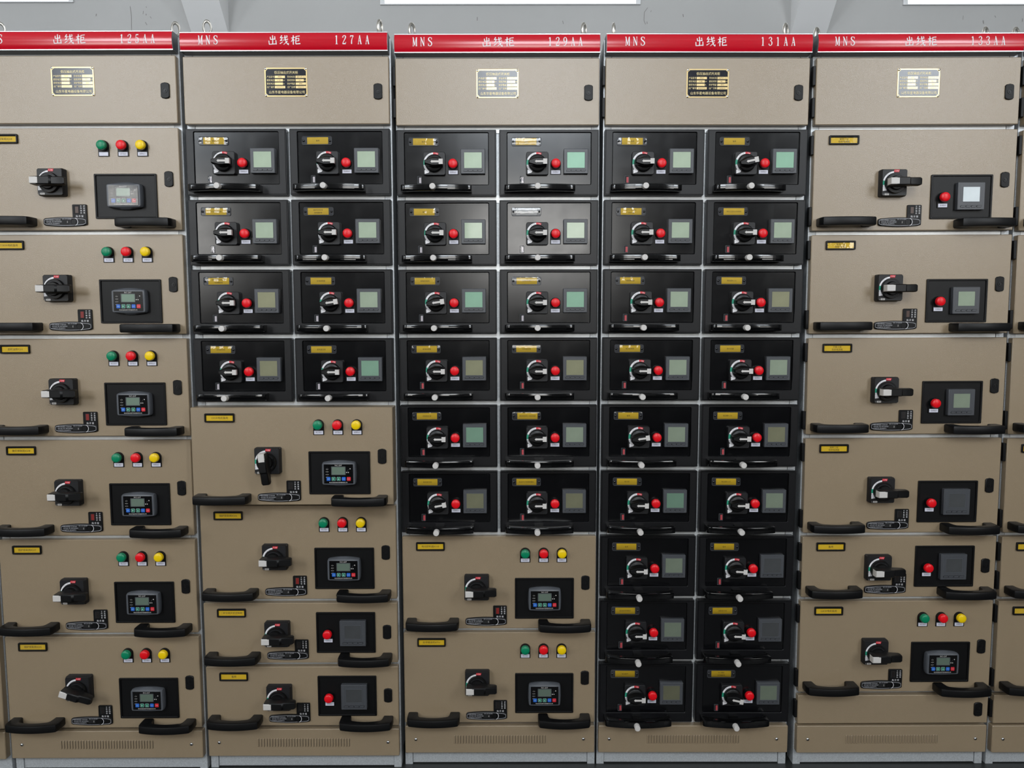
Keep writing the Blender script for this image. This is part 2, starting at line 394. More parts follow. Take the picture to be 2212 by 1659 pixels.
# ------------------------------------------------------------------ shared small parts
def lamp(cx, cz, lens, tagtext, plate_h=45, base_y=0.0):
    """pilot lamp with its black backing plate; cx, cz is the lens centre"""
    b = MB(cx, cz, base_y)
    out = [(cx + 15.5 * cos(radians(a)), cz + 15.5 * sin(radians(a))) for a in range(0, 181, 12)] + [(cx - 15.5, cz - 29.5), (cx + 15.5, cz - 29.5)]
    b.prism([(out, base_y), (out, base_y - 2.5)], 'black')
    b.lathe(cx, cz, [(14.8, base_y - 2.5), (14.8, base_y - 8), (14.0, base_y - 9.5), (13.0, base_y - 9.5)], 'black', 32, False)
    L = MB(cx, cz, base_y)
    L.lathe(cx, cz, [(13.4, base_y - 6), (13.4, base_y - 16), (12.6, base_y - 18.2), (11.9, base_y - 18.5), (11.7, base_y - 19.4), (10.5, base_y - 20.2), (6, base_y - 21.2), (0.2, base_y - 21.5)], lens, 32)
    t = MB(cx, cz, base_y); t.plate(cx - 13, cx + 13, cz - 28, cz - 17.5, 0.6, base_y - 2.5, base_y - 3.3, 0.3, 'tag', 2)
    if tagtext: t.text(tagtext, cx + 0.5, cz - 22.7, 4.6, base_y - 3.5, 'inkblack', maxw=20, res=1)
    return node('indicator_lamp', b, (cx, base_y, cz), 0, [node('lens', L, label={'redlens': 'red lens', 'greenlens': 'green lens', 'yellowlens': 'yellow lens'}[lens]), node('lamp_tag', t)])

def meter(cx, cz, size, base_y, lcd):
    h = size / 2.0; f = size / 70.0
    b = MB(cx, cz, base_y); yf = base_y - 13
    b.plate(cx - h, cx + h, cz - h, cz + h, 1.5, base_y, yf, 1.2, 'meter', 2)
    # faint border lines moulded at the sides
    for sx in (-28.5, 28.5): b.box(cx + sx * f - .4, cx + sx * f + .4, yf - .25, yf + .2, cz - 20 * f, cz + 31 * f, 'ctrl')
    sx0, sx1, sz0, sz1 = cx - 25.2 * f, cx + 25.2 * f, cz - 19 * f, cz + 25.2 * f
    if size > 75: sx0, sx1, sz0, sz1 = cx - 21.5 * f, cx + 21.5 * f, cz - 14.2 * f, cz + 23 * f
    b.ring((sx0 - 1.2, sx1 + 1.2, sz0 - 1.2, sz1 + 1.2, 1), (sx0, sx1, sz0, sz1, .6), 'ctrl', yf, yf - 0.7, 0.3, n=2)
    kids = []
    s = MB(cx, cz, base_y); s.plate(sx0, sx1, sz0, sz1, .5, yf + .1, yf - .3, 0.1, lcd, 2)
    kids.append(node('screen', s))
    for i in range(4):
        bx = cx + (-21 + 14 * i) * f; bz = cz - 26 * f
        k = MB(bx, bz, yf); w, hh, sk = 5.6 * f, 2.9 * f, 1.2 * f
        def pg(d): return [(bx - w - sk + d, bz - hh + d), (bx + w - sk - d, bz - hh + d), (bx + w + sk - d, bz - hh * .2), (bx + w + sk - d, bz + hh - d), (bx - w + sk + d, bz + hh - d), (bx - w - sk + d, bz + hh * .1)]
        k.prism([(pg(0), yf + .1), (pg(0), yf - .5), (pg(.5), yf - .5)], 'black', cap1=False); k.prism([(pg(.5), yf), (pg(.9), yf - 1.1)], 'meter')
        kids.append(node('button', k, (bx - cx, yf - base_y, bz - cz)))
    return node('power_meter', b, (cx, base_y, cz), 0, kids)

# ------------------------------------------------------------------ black switch module (half width)
BW, BH = 287.3, 186.6
def bx(X): return X - BW / 2
def bz(Y): return BH - Y
FP = 4.0                                   # depth of the recessed face plate
_hb = MB()
A = (0 - BW / 2, BW / 2, 0, BH, 2.5)
def _g(o, d): return rrect(o[0] + d, o[1] - d, o[2] + d, o[3] - d, max(o[4] - d, .3), 3)
IN = (bx(22.7), bx(264.9), bz(155.6), bz(8.2), 3.0)
_hb.prism([(_g(A, 0), 21.5), (_g(A, 0), 2.6), (_g(A, 1.0), 1.6), (_g(A, 3.0), 1.6), (_g(A, 3.4), 2.2), (_g(A, 3.8), 0.0),
           (_g(IN, -1.2), 0.0), (_g(IN, 0), 1.2), (_g(IN, 0), 6.5)], 'bezel', False, False)
_hb.box(-BW / 2 + 24, BW / 2 - 24, 21.5, 230, 12, BH - 12, 'galv')
ME_HOUSING = _hb.mesh('housing')
_fp = MB(); _fp.plate(IN[0] + .8, IN[1] - .8, IN[2] + .8, IN[3] - .8, 2.5, 7, FP, .4, 'gloss', 3, back=True)
ME_FACE = _fp.mesh('face_plate')
def card_holder(lines, white=False):
    x0, x1, z0, z1 = bx(35.5), bx(121), bz(45.7), bz(21.3); cx, cz = (x0 + x1) / 2, (z0 + z1) / 2
    b = MB(cx, cz, FP)
    b.plate(x0, x1, z0, z1, 4.5, FP, FP - 1.0, .3, 'holder', 4)
    b.ring((x0, x1, z0, z1, 4.5), (x0 + 1.2, x1 - 1.2, z0 + 1.2, z1 - 1.2, 3.5), 'meter', FP - .8, FP - 2.6, .4)
    c = MB(cx, cz, FP); jx = random.uniform(-1.2, 3.0); jr = random.uniform(-.4, .4)
    a = [(cx - 30, cz - 9.5), (cx + 30, cz - 9.5), (cx + 30, cz + 9.5), (cx - 30, cz + 9.5)]
    a = [(x + jx, z + jr * (x - cx) * .02) for x, z in a]
    c.prism([(a, FP - 1.0), (a, FP - 1.5)], 'offwhite' if white else 'yellow')  # white variant: window glare put into the card colour, print left out
    if not white:
        if len(lines) == 1: c.text(lines[0], cx + jx, cz, 5.0, FP - 1.65, 'ink', maxw=48, res=1)
        else:
            c.text(lines[0], cx + jx, cz + 3.9, 4.7, FP - 1.65, 'ink', maxw=46, res=1); c.text(lines[1], cx + jx, cz - 3.9, 4.7, FP - 1.65, 'ink', maxw=46, res=1)
    cov = MB(cx, cz, FP); L = []
    for zz_ in range(9):
        z = z0 + 1.4 + (z1 - z0 - 2.8) * zz_ / 8; q = (zz_ - 4) / 4.0
        L.append([(x0 + 1.4 + (x1 - x0 - 2.8) * i / 16, FP - 2.3 - .9 * (1 - q * q) - .25 * sin(i * 1.3 + jr * 9), z) for i in range(17)])
    cov.loops(L, 'acrylic', False, False, closed=False)
    kids = [node('label_card', c, label='card painted white for glare' if white else 'yellow card'), node('clear_cover', cov)]
    for sx in (40.2, 115.8):
        s = MB(bx(sx), cz, FP); s.lathe(bx(sx), cz, [(3.3, FP - 2.4), (3.1, FP - 4.4), (2.0, FP - 5.4), (.1, FP - 5.6)], 'shiny', 16)
        kids.append(node('screw', s, (bx(sx) - cx, 0, 0)))
    return node('label_holder', b, (cx, FP, cz), 0, kids)
def small_switch():
    X0, X1, Y0, Y1 = 77.5, 141.5, 64.5, 129.5; cx, cz = bx(109.5), bz(97)
    yf = FP - 13
    b = MB(cx, cz, FP); b.plate(bx(X0), bx(X1), bz(Y1), bz(Y0), 6, FP, yf, 1.2, 'swplate', 5)
    b.lathe(cx, cz, [(26, yf), (26, yf - 1), (25, yf - 1.2)], 'knob', 36, False)
    d = MB(cx, cz, FP); y = yf - .35
    d.arc(cx, cz, 25.8, 31.2, 96, 160, y, 'white'); d.arc(cx, cz, 25.8, 31.2, 160, 188, y, 'printgreen')
    d.arc(cx, cz, 25.8, 31.2, 188, 220, y, 'white')
    d.flat([(cx + r * cos(radians(t)), cz + r * sin(radians(t))) for r, t in ((25.8, 220), (25.8, 236), (30.5, 238), (40.2, 226.5), (34, 214))], y - .02, 'white')
    d.arc(cx, cz, 25.8, 31.4, 67, 96, y, 'printred')
    for t, ch in zip((74, 81, 88), 'NO-'): d.text(ch, cx + 28.5 * cos(radians(t)), cz + 28.5 * sin(radians(t)), 5, y - .1, 'white', rot=t - 90, res=1)
    for t, ch in zip((108, 117, 126, 135), 'PIRT'): d.text(ch, cx + 28.3 * cos(radians(t)), cz + 28.3 * sin(radians(t)), 4.4, y - .1, 'inkblack', rot=t - 90, res=1)
    for t, ch in zip((198, 206, 214, 222, 230), 'RESET'): d.text(ch, cx + 29 * cos(radians(t)), cz + 29 * sin(radians(t)), 4.6, y - .1, 'inkblack', rot=t + 90, res=1)
    k = MB(cx, cz, yf)
    k.lathe(cx, cz, [(25.2, yf), (25.2, yf - 5), (24.2, yf - 9), (21.5, yf - 11)], 'knob', 40, True)
    def hx(l, w, e): return [(cx - l, cz - e), (cx - 3, cz - w), (cx + 8, cz - w), (cx + l, cz - w * .75), (cx + l, cz + w * .75), (cx + 8, cz + w), (cx - 3, cz + w), (cx - l, cz + e)]
    k.prism([(hx(25.5, 16, 7), yf - 7), (hx(25.8, 13, 5.5), yf - 22), (hx(25, 10.5, 4.5), yf - 29), (hx(23.5, 8.8, 3.2), yf - 30.5)], 'knob')
    p = MB(cx, cz, yf); yt = yf - 30.6
    sh = [(cx - 8, cz), (cx - 3.5, cz - 4.2), (cx - 3.5, cz - 2.7), (cx + 15.5, cz - 2.7), (cx + 15.5, cz - 7.4), (cx + 25.5, cz - 7.4), (cx + 25.5, cz + 7.4), (cx + 15.5, cz + 7.4), (cx + 15.5, cz + 2.7), (cx - 3.5, cz + 2.7), (cx - 3.5, cz + 4.2)]
    n = len(sh)
    p.prism([(sh, yt + .4), (sh, yt - .8)], 'offwhite', cap1=False)
    for q in ((0, 1, 10), (2, 3, 8, 9), (4, 5, 6, 7)): p.flat([sh[i] for i in q], yt - .8, 'offwhite')
    p.box(cx + 25.3, cx + 27, yt - .8, yt + 9, cz - 7.4, cz + 7.4, 'offwhite')
    return b, d, k, p, cx, cz, yf
_sw = small_switch()
SWM = [_sw[0].mesh('rotary_switch'), _sw[1].mesh('dial_scale'), _sw[2].mesh('knob'), _sw[3].mesh('pointer')]
def small_switch_node(rot):
    cx, cz, yf = _sw[4:]
    return node('rotary_switch', SWM[0], (cx, FP, cz), 0, [node('dial_scale', SWM[1]), node('knob', SWM[2], (0, yf - FP, 0), rot), node('pointer', SWM[3], (0, yf - FP, 0), rot, label='white arrow pointer')])
def flag_window(col):
    x0, x1, z0, z1 = bx(59), bx(71.5), bz(152), bz(130.5); cx, cz = (x0 + x1) / 2, (z0 + z1) / 2
    b = MB(cx, cz, FP); b.ring((x0, x1, z0, z1, 1.5), (x0 + 1.2, x1 - 1.2, z0 + 1.2, z1 - 1.2, .8), 'meter', FP, FP - 1.2, .3, n=3)
    b.quad(x0 + 1, x1 - 1, z0 + 1, z1 - 1, FP - .15, 'dark')
    f = MB(cx, cz, FP); f.box(cx - 1.2, x1 - 1.6, FP - .6, FP - .2, z0 + 2, z1 - 4, col)
    g = MB(cx, cz, FP); g.quad(x0 + 1.2, x1 - 1.2, z0 + 1.2, z1 - 1.2, FP - .9, 'acrylic')
    return node('viewing_window', b, (cx, FP, cz), 0, [node('position_flag', f), node('clear_pane', g)])
def bow_handle():
    cx, cz = bx(116), bz(170)
    b = MB(cx, cz, 0)
    N = 26; outer = []; inner = []
    outer += [(-100.5, -1), (-101, -16), (-101, -30), (-99, -36)]; inner += [(-90, -1), (-89, -5), (-88, -8), (-86, -10)]
    for i in range(N + 1):
        t = -1 + 2 * i / N; x = 94 * t
        outer.append((x, -51 + 11 * t * t)); inner.append((x * .9, -26 + 15 * t * t))
    outer += [(100, -37), (101, -33), (101, -20), (101, -1)]; inner += [(90, -10), (91, -8), (92, -5), (93, -1)]
    b.sweep([(cx + x, y) for x, y in outer], [(cx + x, y) for x, y in inner], cz - 9.5, cz + 9.5, 1.6, 'shiny')
    b.box(cx - 14, cx + 12, -42, -1, cz - 8, cz + 8, 'shiny')
    for s0, s1 in ((-74, -34), (34, 76)):
        for dz in (-4.6, 0, 4.6):
            for i in range(4):
                xa, xb = s0 + (s1 - s0) * i / 4, s0 + (s1 - s0) * (i + 1) / 4
                ya, yb = -51 + 11 * (xa / 94) ** 2, -51 + 11 * (xb / 94) ** 2
                b.add([(cx + xa, ya - .7, cz + dz - .9), (cx + xb, yb - .7, cz + dz - .9), (cx + xb, yb - .7, cz + dz + .9), (cx + xa, ya - .7, cz + dz + .9),
                       (cx + xa, ya + .5, cz + dz - 1.5), (cx + xb, yb + .5, cz + dz - 1.5), (cx + xb, yb + .5, cz + dz + 1.5), (cx + xa, ya + .5, cz + dz + 1.5)],
                      [(0, 1, 2, 3), (0, 1, 5, 4), (2, 3, 7, 6)], 'shiny')
    k = MB(cx - 7, cz, -52)
    k.lathe(cx - 7, cz, [(8.6, -50), (8.6, -67), (7.8, -68.5), (.1, -68.8)], 'offwhite', 28)
    return b.mesh('handle'), k.mesh('latch_button'), cx, cz
_bh = bow_handle()
def module_black(lines, rot, lcd, flag, lamp_text='合闸指示', white=False):
    return [node('housing', ME_HOUSING), node('face_plate', ME_FACE), card_holder(lines, white), small_switch_node(rot),
            node('indicator_lamp', LAMP_B[1], LAMP_B[2], 0, LAMP_B[4]), METERS[lcd], FLAGS[flag],
            node('handle', _bh[0], (_bh[2], 0, _bh[3]), 0, [node('latch_button', _bh[1], (-7, -52, 0), label='pale grey latch button')])]
def reuse(nd):
    return (nd[0], nd[1], tuple(v * 1000 for v in nd[2]), nd[3], nd[4], nd[5])
LAMP_B = reuse(lamp(bx(162.8), bz(97.3), 'redlens', '合闸指示', base_y=FP))
METERS = {k: meter(bx(220.5), bz(91), 70, FP, k) for k in ('lcd', 'lcd_olive', 'lcd_teal', 'lcd_dark')}
FLAGS = {k: flag_window(k) for k in ('flagred', 'flagwhite')}

# ------------------------------------------------------------------ beige modules (full width)
DW = 583.3
def ex(X): return X - DW / 2
def door_panel(H, depth=20, extra=None):
    b = MB(); b.plate(-DW / 2, DW / 2, 0, H, 3, depth, 0, 1.8, 'beige', 3)
    if extra: extra(b)
    return b
def name_frame(H, lines, dx=0):
    x0, x1, z0, z1 = ex(42 + dx), ex(128 + dx), H - 42.5, H - 16.5; cx, cz = (x0 + x1) / 2, (z0 + z1) / 2
    b = MB(cx, cz); b.ring((x0, x1, z0, z1, 3), (x0 + 4, x1 - 4, z0 + 4, z1 - 4.6, 1.2), 'black', 0, -6, 1.0, yin=-1)
    b.quad(x0 + 3.5, x1 - 3.5, z0 + 3.5, z1 - 3.5, -1, 'black')
    c = MB(cx, cz); j = random.uniform(-.6, .6)
    a = [(x0 + 4.4, z0 + 4.4), (x1 - 4.6, z0 + 4.4 + j * .3), (x1 - 4.6, z1 - 6.2 + j), (x0 + 4.4, z1 - 6.2)]
    c.prism([(a, -1), (a, -1.8)], 'yellow')
    if len(lines) == 1: c.text(lines[0], cx, cz - .6, 7.4, -2.0, 'ink', maxw=66, res=1)
    elif lines:
        c.text(lines[0], cx, cz + 3.1, 6.4, -2.0, 'ink', maxw=60, res=1); c.text(lines[1], cx, cz - 4.4, 6.4, -2.0, 'ink', maxw=60, res=1)
    p = MB(cx, cz); p.quad(x0 + 3.6, x1 - 3.6, z0 + 3.6, z1 - 4, -3.2, 'acrylic')
    return node('nameplate_frame', b, (cx, 0, cz), 0, [node('label_card', c, label='yellow card'), node('clear_cover', p)])
def big_switch():
    cx, cz = 0, 0
    b = MB()
    def oc(w, h, c): return [(-w + c, -h), (w - c, -h), (w, -h + c), (w, h - c), (w - c, h), (-w + c, h), (-w, h - c), (-w, -h + c)]
    b.prism([(oc(37, 38.2, 3), 0), (oc(37, 38.2, 3), -17), (oc(35.6, 37, 3), -19), (oc(35, 36.4, 3), -23)], 'swplate')
    d = MB(); y = -23.3; zc = -2.5
    d.arc(0, zc, 29.6, 34.3, 96, 196, y, 'white', 24)
    d.arc(0, zc, 29.6, 34.3, 166, 188, y - .03, 'printgreen', 8)
    d.flat([(29.6 * cos(radians(196)), zc + 29.6 * sin(radians(196))), (29.6 * cos(radians(222)), zc + 29.6 * sin(radians(222))), (-33.5, -24), (-34, -12)], y, 'white')
    d.flat([(-3.5, 29.4), (11, 28.8), (13, 35.8), (-2.5, 36)], y - .05, 'printred')
    d.text('I ON', 4.5, 32.6, 5.4, y - .15, 'white', res=1)
    for t, ch in zip((112, 120, 128, 136), 'PIRT'): d.text(ch, 32 * cos(radians(t)), zc + 32 * sin(radians(t)), 4, y - .1, 'inkblack', rot=t - 90, res=1)
    d.plate(-28, -15.5, -36, -30.5, 1.2, y, y - .2, .1, 'offwhite', 2); d.text('复位', -21.7, -33.2, 4.6, y - .35, 'inkblack', res=1)
    d.text('L', -31, -33, 5, y - .1, 'offwhite', res=1)
    k = MB(); k.lathe(0, zc, [(28.6, -23), (28.6, -29), (27.2, -31.5), (24.4, -31.5), (22.2, -29.5), (20.5, -29.5), (19, -34), (17.6, -38), (.2, -38)], 'knob', 44)
    for sgn in (1, -1): k.arc(0, zc, 20.6, 23.8, 90 - 60 if sgn > 0 else 270 - 60, 90 + 60 if sgn > 0 else 270 + 60, -31.0, 'swplate', 16)
    l = MB()
    def sec(x, w0, w1, yb, yt, c=2.2): return [(x, yb, -w0), (x, yt + c, -w1), (x, yt, -w1 + c), (x, yt, w1 - c), (x, yt + c, w1), (x, yb, w0)]
    l.loops([sec(-31, 11, 9.5, -40, -64), sec(-30, 11.5, 10.5, -38, -66), sec(-8, 12.5, 11, -32, -67), sec(22, 12.5, 11, -32, -67), sec(27, 11, 10.5, -36, -62),
             sec(55, 11.5, 11, -42, -60), sec(60, 10, 9, -45, -58)], 'knob', True, True)
    t = MB(); t.loops([sec(-31.6, 9.2, 8.9, -46, -65.2, 1.6), sec(-30.8, 9.8, 9.3, -46, -67.6, 1.6), sec(-8, 9.8, 9.3, -46, -67.8, 1.6)], 'offwhite', True, True)
    return b.mesh('rotary_switch'), d.mesh('dial_scale'), k.mesh('knob'), l.mesh('lever'), t.mesh('lever_tip')
_bs = big_switch()
def big_switch_node(cx, cz, rot):
    return node('rotary_switch', _bs[0], (cx, 0, cz), 0, [node('dial_scale', _bs[1]), node('knob', _bs[2]), node('lever', _bs[3], (0, 0, -2.5), rot), node('lever_tip', _bs[4], (0, 0, -2.5), rot, label='white lever tip')])
def interlock(col):
    # origin: right end of the pill at x = 0, pill centre z = 0
    b = MB()
    def pill(d):
        pts = []; x0, x1 = -124 + d, 0 - d
        for i in range(13): t = i / 12; pts.append((x0 + 7 + (x1 - x0 - 14) * t, -10.5 + d - 3.2 * sin(pi * t)))
        pts += [(x1 - 2, -8.6 + d), (x1, -5), (x1, 5), (x1 - 2, 8.6 - d)]
        for i in range(13): t = 1 - i / 12; pts.append((x0 + 7 + (x1 - x0 - 14) * t, 10.5 - d + 3.2 * sin(pi * t)))
        pts += [(x0 + 2, 8.6 - d), (x0, 5), (x0, -5), (x0 + 2, -8.6 + d)]
        return pts
    b.prism([(pill(0), 0), (pill(0), -4), (pill(1), -5)], 'black')
    b.plate(-40, 1.2, -9, 49, 3, 0, -4.4, .8, 'black', 3)
    P = pill(2.6); P2 = pill(3.5); n = len(P)
    b.add([(x, -5.15, z) for x, z in P] + [(x, -5.15, z) for x, z in P2], [(i, (i + 1) % n, n + (i + 1) % n, n + i) for i in range(n)], 'keyprint')
    y = -5.3
    b.text('锁定 工作 试验 解锁', -56, 7.6, 3.4, y, 'keyprint', maxw=26, res=1)
    for i, s in enumerate(('1.请先分断断路器, 方可操作摇把。', '2.断开位置, 试验, 顺时针旋转操作。', '3.严禁带负荷, 拔出抽屉单元。')):
        b.text(s, -116, 5.2 - 5.2 * i, 3.9, y, 'keyprint', align='L', maxw=(43, 47, 40)[i], res=1)
    b.plate(-71, -50, -6, 5.5, 1, -5, -5.4, .2, 'dark', 2); b.text('S', -54.5, -.3, 7.5, -5.55, 'offwhite', res=1)
    b.arc(-36, 0, 10.4, 11.6, -70, 70, y, 'white', 14)
    for i, (p, q) in enumerate((('工', '试'), ('作', '验'), ('抽', '隔'), ('出', '离'))):
        b.text(p, -14.5, 44 - 6.3 * i, 5, -4.6, 'white', res=1); b.text(q, -5.5, 44 - 6.3 * i, 5, -4.6, 'white', res=1)
    b.text('指 示 窗', -19.5, 15.5, 6.2, -4.6, 'white', maxw=29, res=1)
    w = MB(-27, 34); w.ring((-37, -19, 22, 46, 1), (-34.5, -20, 23.5, 44.5, .6), 'black', -4, -5, .3, n=2); w.quad(-34.5, -20, 23.5, 44.5, -4.5, 'dark')
    w.box(-31, -22, -4.9, -4.6, 24.5, 42.5, col)
    k = MB(-36, 0); k.lathe(-36, 0, [(9.5, -5), (9.5, -5.8), (8, -5.8), (7.6, -4.9), (2.5, -4.6)], 'black', 24); k.arc(-36, 0, 6.2, 7.4, -60, 40, -5.0, 'meter', 10)
    return b.mesh('interlock_plate'), w.mesh('position_window'), k.mesh('crank_hole')
_il = {c: interlock(c) for c in ('winred', 'windark', 'winbrown')}
def interlock_node(x, z, col):
    m = _il[col]
    return node('interlock_plate', m[0], (x, 0, z), 0, [node('position_window', m[1], (-27, 0, 34)), node('crank_hole', m[2], (-36, 0, 0))])
def door_lock():
    b = MB(); pts = [(-12.3, -17), (-9, -20.5), (0, -22.3), (9, -20.5), (12.3, -17), (12.3, 17), (9, 20.5), (0, 22.3), (-9, 20.5), (-12.3, 17)]
    b.prism([(pts, 0), (pts, -3.2), ([(x * .9, z * .94) for x, z in pts], -4.5)], 'black')
    c = MB(); c.lathe(0, 0, [(7, -4.5), (7, -5.6), (5.6, -5.6), (5.2, -4.7), (3, -4.7), (3, -6), (1.2, -6.0)], 'knob', 20)
    return b.mesh('door_lock'), c.mesh('lock_cylinder')
_dl = door_lock()
def lock_node(x, z): return node('door_lock', _dl[0], (x, 0, z), 0, [node('lock_cylinder', _dl[1])])
def d_handle():
    outer = [(-79, -1), (-79.5, -20), (-79, -36), (-75, -45)]; inner = [(-49, -1), (-48, -12), (-46, -22), (-42, -28)]
    for i in range(17):
        t = -1 + 2 * i / 16; outer.append((70 * t, -56 + 9 * t * t)); inner.append((40 * t, -34 + 5 * t * t))
    outer += [(75, -45), (79, -36), (79.5, -20), (79, -1)]; inner += [(42, -28), (46, -22), (48, -12), (49, -1)]
    b = MB(); b.sweep(outer, inner, -12, 12, 4.0, 'black'); return b.mesh('handle')
_dh = d_handle()
def inset_panel():
    # origin: panel centre
    b = MB(); b.ring((-89, 89, -63, 63, 2.5), (-84, 84, -58, 58, 1.5), 'black', 0, -4.5, 1.0, yin=-.6, n=3); b.quad(-84.5, 84.5, -58.5, 58.5, -.8, 'black')
    return b.mesh('inset_panel')
_ip = inset_panel()
def controller():
    y0 = -.8
    b = MB()
    def bow(w, h, k, r):
        pts = []
        for i in range(9): t = -1 + 2 * i / 8; pts.append((t * (w - r), -h - k * (1 - t * t)))
        pts += [(w - r * .3, -h + r * .3), (w, -h + r)]
        for i in range(5): t = -.7 + 1.4 * i / 4; pts.append((w + k * .35 * (1 - t * t), t * (h - r)))
        pts += [(w, h - r), (w - r * .3, h - r * .3)]
        for i in range(9): t = 1 - 2 * i / 8; pts.append((t * (w - r), h + k * (1 - t * t)))
        pts += [(-w + r * .3, h - r * .3), (-w, h - r)]
        for i in range(5): t = .7 - 1.4 * i / 4; pts.append((-w - k * .35 * (1 - t * t), t * (h - r)))
        pts += [(-w, -h + r), (-w + r * .3, -h + r * .3)]
        return pts
    b.prism([(bow(48, 33, 4, 6), y0), (bow(48.5, 34, 4.5, 6), y0 - 8), (bow(47.5, 31.5, 1.2, 4), y0 - 17), (bow(46.5, 30.5, .8, 3.5), y0 - 18)], 'ctrl')
    f = MB(); yf = y0 - 18.3
    f.plate(-42, 42, -28, 28, 1, y0 - 18, yf, .1, 'frontfilm', 2)
    f.text('NC-207', 0, 25, 6.2, yf - .15, 'offwhite', res=1)
    f.text('电动机智能保护控制器有限公司', -1, -25, 3.8, yf - .15, 'offwhite', maxw=52, res=1)
    for i, s in enumerate(('RUN', 'START', 'FAULT', 'RESET')):
        f.text(s, -32.5, 14 - 7.8 * i, 3.0, yf - .15, 'offwhite', res=1); f.flat(circ(-32.5, 17.4 - 7.8 * i, .7, 8), yf - .15, 'meter')
    for px, pz in ((23.5, 4.5), (28.5, 4.5), (33.5, 15)): f.flat(circ(px, pz, 1.5, 10), yf - .15, 'offwhite')
    f.line([(25.4, 7), (27, 11), (29.5, 14.5)], .6, yf - .15, 'meter')
    s = MB(); s.ring((-21, 21, -3.5, 22, 1.6), (-19, 19, -1.6, 20.2, .8), 'meter', yf, yf - .8, .3, n=2); s.plate(-19.2, 19.2, -1.8, 20.4, .6, yf, yf - .3, .1, 'lcd_ctrl', 2)
    kids = [node('front_film', f), node('screen', s)]
    for i, (c, t) in enumerate((('kblue', ''), ('kgreen', 'R'), ('kgreen', 'U'), ('kblue', 'START'), ('kred', 'STOP'))):
        kx = -29 + 14.6 * i; kz = -14.5
        k = MB(kx, kz, yf); k.plate(kx - 5.6, kx + 5.6, kz - 5.6, kz + 5.6, 1.6, yf, yf - .4, .2, 'keyrim' if c == 'kgreen' else c, 2); k.plate(kx - 4.8, kx + 4.8, kz - 4.8, kz + 4.8, 1.2, yf - .3, yf - .8, .3, c, 2)
        yk = yf - .95
        if t == 'R': k.flat([(kx - 2.5, kz - 2.6), (kx + 3, kz), (kx - 2.5, kz + 2.6)], yk, 'keyrim')
        elif t == 'U': k.flat([(kx - 2.8, kz - 2.4), (kx + 2.8, kz - 2.4), (kx, kz + 2.6)], yk, 'keyrim')
        elif t: k.text(t, kx, kz, 3.2, yk, 'offwhite', maxw=8.5, res=1)
        else: k.quad(kx - 3.4, kx + 3.4, kz + .6, kz + 1.4, yk, 'keyrim'); k.quad(kx - 3.4, kx + 3.4, kz - 1.6, kz - .8, yk, 'keyrim')
        kids.append(node('key', k, (kx, yf, kz), label={'kblue': 'blue key', 'kgreen': 'green key', 'kred': 'red stop key'}[c]))
    return b.mesh('motor_controller'), kids
_mc = controller()
def wrinkled_film():
    b = MB(); rnd = random.Random(3); L = []
    for j in range(13):
        L.append([(-42 + 84 * i / 18, -20.6 - rnd.uniform(0, 0.25), -28 + 56 * j / 12) for i in range(19)])
    b.loops(L, 'film', False, False, closed=False)
    return node('protective_film', b, label='wrinkled clear protective film')
_panel = {}
def panel_mesh(H, depth=20):
    if (H, depth) not in _panel:
        b = door_panel(H, depth)
        b.box(-DW / 2 + 24, DW / 2 - 24, depth, 230 + depth, 10, H - 10, 'galv')
        _panel[(H, depth)] = b.mesh('door_panel')
    return _panel[(H, depth)]
_hg = None
def hinge_nodes(H):
    global _hg
    if _hg is None:
        b = MB(); b.plate(-4, 4, -27, 27, 1, 20, 4, 1, 'black', 2); _hg = b.mesh('hinge')
    zs_ = (H - 42, 42) if H > 250 else ((H - 48, 50) if H > 120 else (H / 2,))
    return [node('hinge', _hg, (-DW / 2 - 4.2, 0, z)) for z in zs_]
LAMPS = {}
def lamp_at(x, z, lens, t):
    k = (lens, t)
    if k not in LAMPS: LAMPS[k] = lamp(0, 0, lens, t)
    L = LAMPS[k]
    return (L[0], L[1], (x / 1000, 0, z / 1000), 0, L[4], None)
METERBIG = {k: meter(0, 0, 78, -.8, k) for k in ('lcd', 'lcd_white', 'lcd_dark', 'lcd_teal', 'lcd_olive')}
LAMPINSET = lamp(0, 0, 'redlens', '合闸指示', base_y=-.8)
def module_beige(H, lines, kind, rot=0, col='windark', lcd='lcd', hinges=False, depth=20, firsttag=True, dx=0, film=False):
    short = H < 250
    n = [node('door_panel', panel_mesh(H, depth)), name_frame(H, lines, dx)]
    n.append(big_switch_node(ex(224), H - (91 if short else 153), rot))
    n.append(interlock_node(ex(313), H - (162 if short else 262.5), col))
    px, pz = ex(428), H - (91 if short else 191)
    n.append(node('inset_panel', _ip, (px, 0, pz)))
    if kind == 'ctrl':
        n.append(node('motor_controller', _mc[0], (px + .5, 0, pz), 0, _mc[1] + ([wrinkled_film()] if film else [])))
        for x, l, t in ((370, 'greenlens', '停止指示' if firsttag else ''), (425.5, 'redlens', '运行指示'), (480.5, 'yellowlens', '故障指示')):
            n.append(lamp_at(ex(x), H - 50, l, t))
    else:
        m = METERBIG[lcd]; n.append((m[0], m[1], ((ex(450.5)) / 1000, -.0008, (pz + .5) / 1000), 0, m[4], None))
        m = LAMPINSET; n.append((m[0], m[1], (ex(374.5) / 1000, -.0008, (pz - 2) / 1000), 0, m[4], None))
    n.append(lock_node(ex(552), H - (90 if short else 143)))
    n.append(node('handle', _dh, (ex(90.5), 0, 24.5 if short else 23))); n.append(node('handle', _dh, (ex(488), 0, 20 if short else 18)))
    if hinges: n += hinge_nodes(H)
    return n

